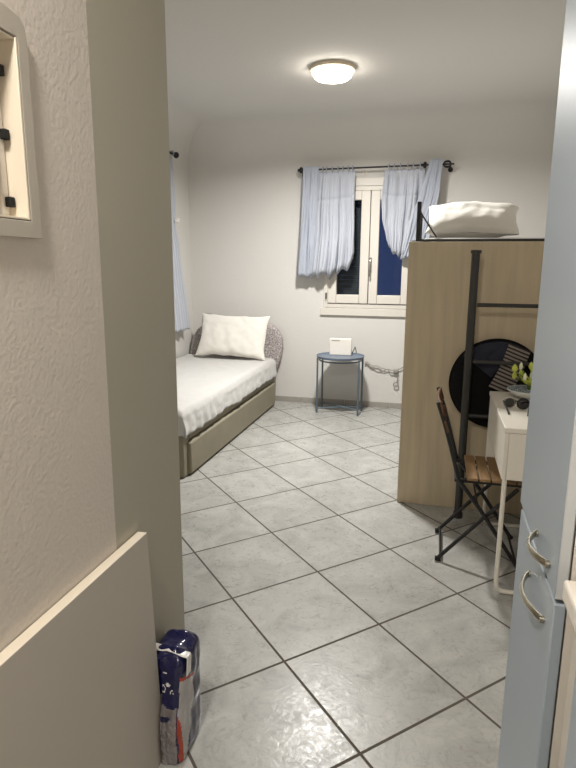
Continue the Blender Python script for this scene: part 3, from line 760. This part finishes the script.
# ------------------------------------------------------------------ board leaning on the hallway wall
rot = Matrix.Rotation(math.radians(-2.4), 3, 'Y')
b = B(); piv = (HX, 1.0, .690)
box(b, (HX + .002, .25, 0.0), (HX + .030, 1.297, .688), rot=Matrix.Rotation(math.radians(-2.2), 3, 'Y'), piv=piv)
mn = min(v.co.z for v in b.verts); bmesh.ops.translate(b, vec=(0, 0, -mn), verts=b.verts)
bd = obj('board', b, [M['white_melamine'], M['cream_and_lit_top']], bevel=.0015)
for p_ in bd.data.polygons:
    if p_.normal.z > .9: p_.material_index = 1  # overhead light on the board's top face put into a paler colour
tag(bd, 'plain white board leaning against the stucco hallway wall', 'board')

# ------------------------------------------------------------------ shrink-wrapped pack of water bottles
PX0, PX1, PY0, PY1, PH = -.736, -.622, 1.262, 1.445, .322
wp = thing('bottle_pack', ((PX0 + PX1) / 2, (PY0 + PY1) / 2, 0), 'shrink wrapped pack of water bottles in navy film at the hallway corner', 'bottled water')
for i in range(1):
    for j in range(2):
        c = (-.651, PY0 + .060 + j * .070, 0); k_ = .0255 / .029
        b = B(); lathe(b, [(r_ * k_, h_) for r_, h_ in [(.001, .001), (.024, .001), (.0285, .010), (.0290, .03), (.0275, .036), (.0290, .042), (.0290, .062), (.0275, .068), (.0290, .074), (.0290, .094), (.0275, .10), (.029, .106), (.029, .19), (.024, .225), (.012, .25), (.012, .262), (.001, .262)]], c, 24)
        bt = obj('bottle', b, M['bottle'], wp)
        b = B(); lathe(b, [(.001, .2625), (.014, .2625), (.014, .278), (.012, .281), (.001, .281)], c, 16); obj('cap', b, M['cap'], bt)
def film_point(u, v):
    a = 2 * PI * u; c, s = math.cos(a), math.sin(a); k = 5
    rr = (abs(c) ** k + abs(s) ** k) ** (-1 / k)
    cx, cy_ = (PX0 + PX1) / 2, (PY0 + PY1) / 2; hx, hy = (PX1 - PX0) / 2, (PY1 - PY0) / 2
    if v < .72:
        t = v / .72; z = lerp(.004, PH - .035, t); q = 1
    else:
        t = (v - .72) / .28; z = PH - .035 + .035 * math.sin(t * PI / 2); q = max(.0, math.cos(t * PI / 2)) ** .62
    x, y = c * rr * q, s * rr * q
    waist = 1 - .035 * math.sin(PI * min(1, v / .72)) * (1 if v < .72 else 0) - .05 * sstep(.2, .0, v)
    p = Vector((cx + hx * x * waist, cy_ + hy * y * waist, z))
    if v >= .72:
        for i in (-.6, .6):
            for j in (-1, 1):
                d = (p.x - cx - i * .031) ** 2 + (p.y - cy_ - j * .046) ** 2
                p.z += .012 * math.exp(-d / .0004)
    nn = noise.noise(Vector((p.x * 30, p.y * 30, p.z * 22))) * .0045
    p.x += nn * x; p.y += nn * y
    if p.z < .19: p.y -= .006 * (abs(noise.noise(Vector((p.x * 75, 1, p.z * 55)))) - .2) * max(0, -y) * sstep(.19, .16, p.z)
    p.y += .035 * sstep(.08, .30, p.z) * max(0, (PY1 - p.y) / (PY1 - PY0))
    if p.y < 1.302: p.x = max(p.x, -.682)
    p.z = max(.003, p.z + nn * (v > .72))
    return p
b = B(); grid(b, 160, 100, film_point, close_u=True)
# printed areas of the film
b.faces.ensure_lookup_table()
for f in b.faces:
    c = f.calc_center_median(); a = (c.y - PY0) / (PY1 - PY0); h = c.z; side = c.x > PX1 - .012
    front = c.y < PY0 + .055 and not side
    idx = 0
    if h < .185 + .012 * math.sin(c.x * 60): idx = 2 if front else (1 if side else 0)
    fx_ = (c.x - PX0) / (PX1 - PX0)
    if side or (front and fx_ > .87):
        s_ = a * (PY1 - PY0) if side else -(1 - fx_) * (PX1 - PX0)
        edge_l = -.009 + .024 * sstep(.27, .02, h); edge_r = .105 - .35 * max(0, .17 - h); topb = .262 - .42 * max(0, s_ - .035)
        if edge_l < s_ < edge_r and h < topb:
            idx = 1
            if s_ < edge_l + .015 or (h > topb - .010): idx = 3
        elif h < .19: idx = 0
    # small unreadable pale print on the navy
    if idx == 0 and h < .292 and front:
        for (px, pz, rx, rz) in ((.52, .272, .05, .004), (.62, .240, .06, .005), (.72, .218, .035, .010), (.50, .226, .05, .012)):
            d = ((fx_ - px) / rx) ** 2 + ((h - pz) / rz) ** 2
            if .45 < d < 1.0 or (rz < .006 and d < 1): idx = 4
    if front and h < .150 and fx_ < .74 and abs(h - .155 - .01 * math.sin(fx_ * 9)) < .012 and .35 < fx_ < .7: idx = 0
    f.material_index = idx
fl = obj('shrink_film', b, [M['film_navy'], M['film_grey'], M['film_clear'], M['film_red'], M['film_white']], wp, angle=80)
b = B()
def BAND(u, v):
    x = lerp(PX0 + .004, PX1 + .004, min(1, u / .72)); over = max(0, (u - .72) / .28)
    y = PY0 + .068 + (v - .5) * .026 + over * .004 - .012 * over
    z = PH + .004 - .003 * abs(math.sin(u * 9)) - .012 * sstep(.45, .72, u) - over * .052
    if over > 0: x = PX1 + .005
    return Vector((x, y, z))
grid(b, 50, 5, BAND); tag(obj('carry_handle', b, M['film_white'], wp, solid=.002), 'white carry band')
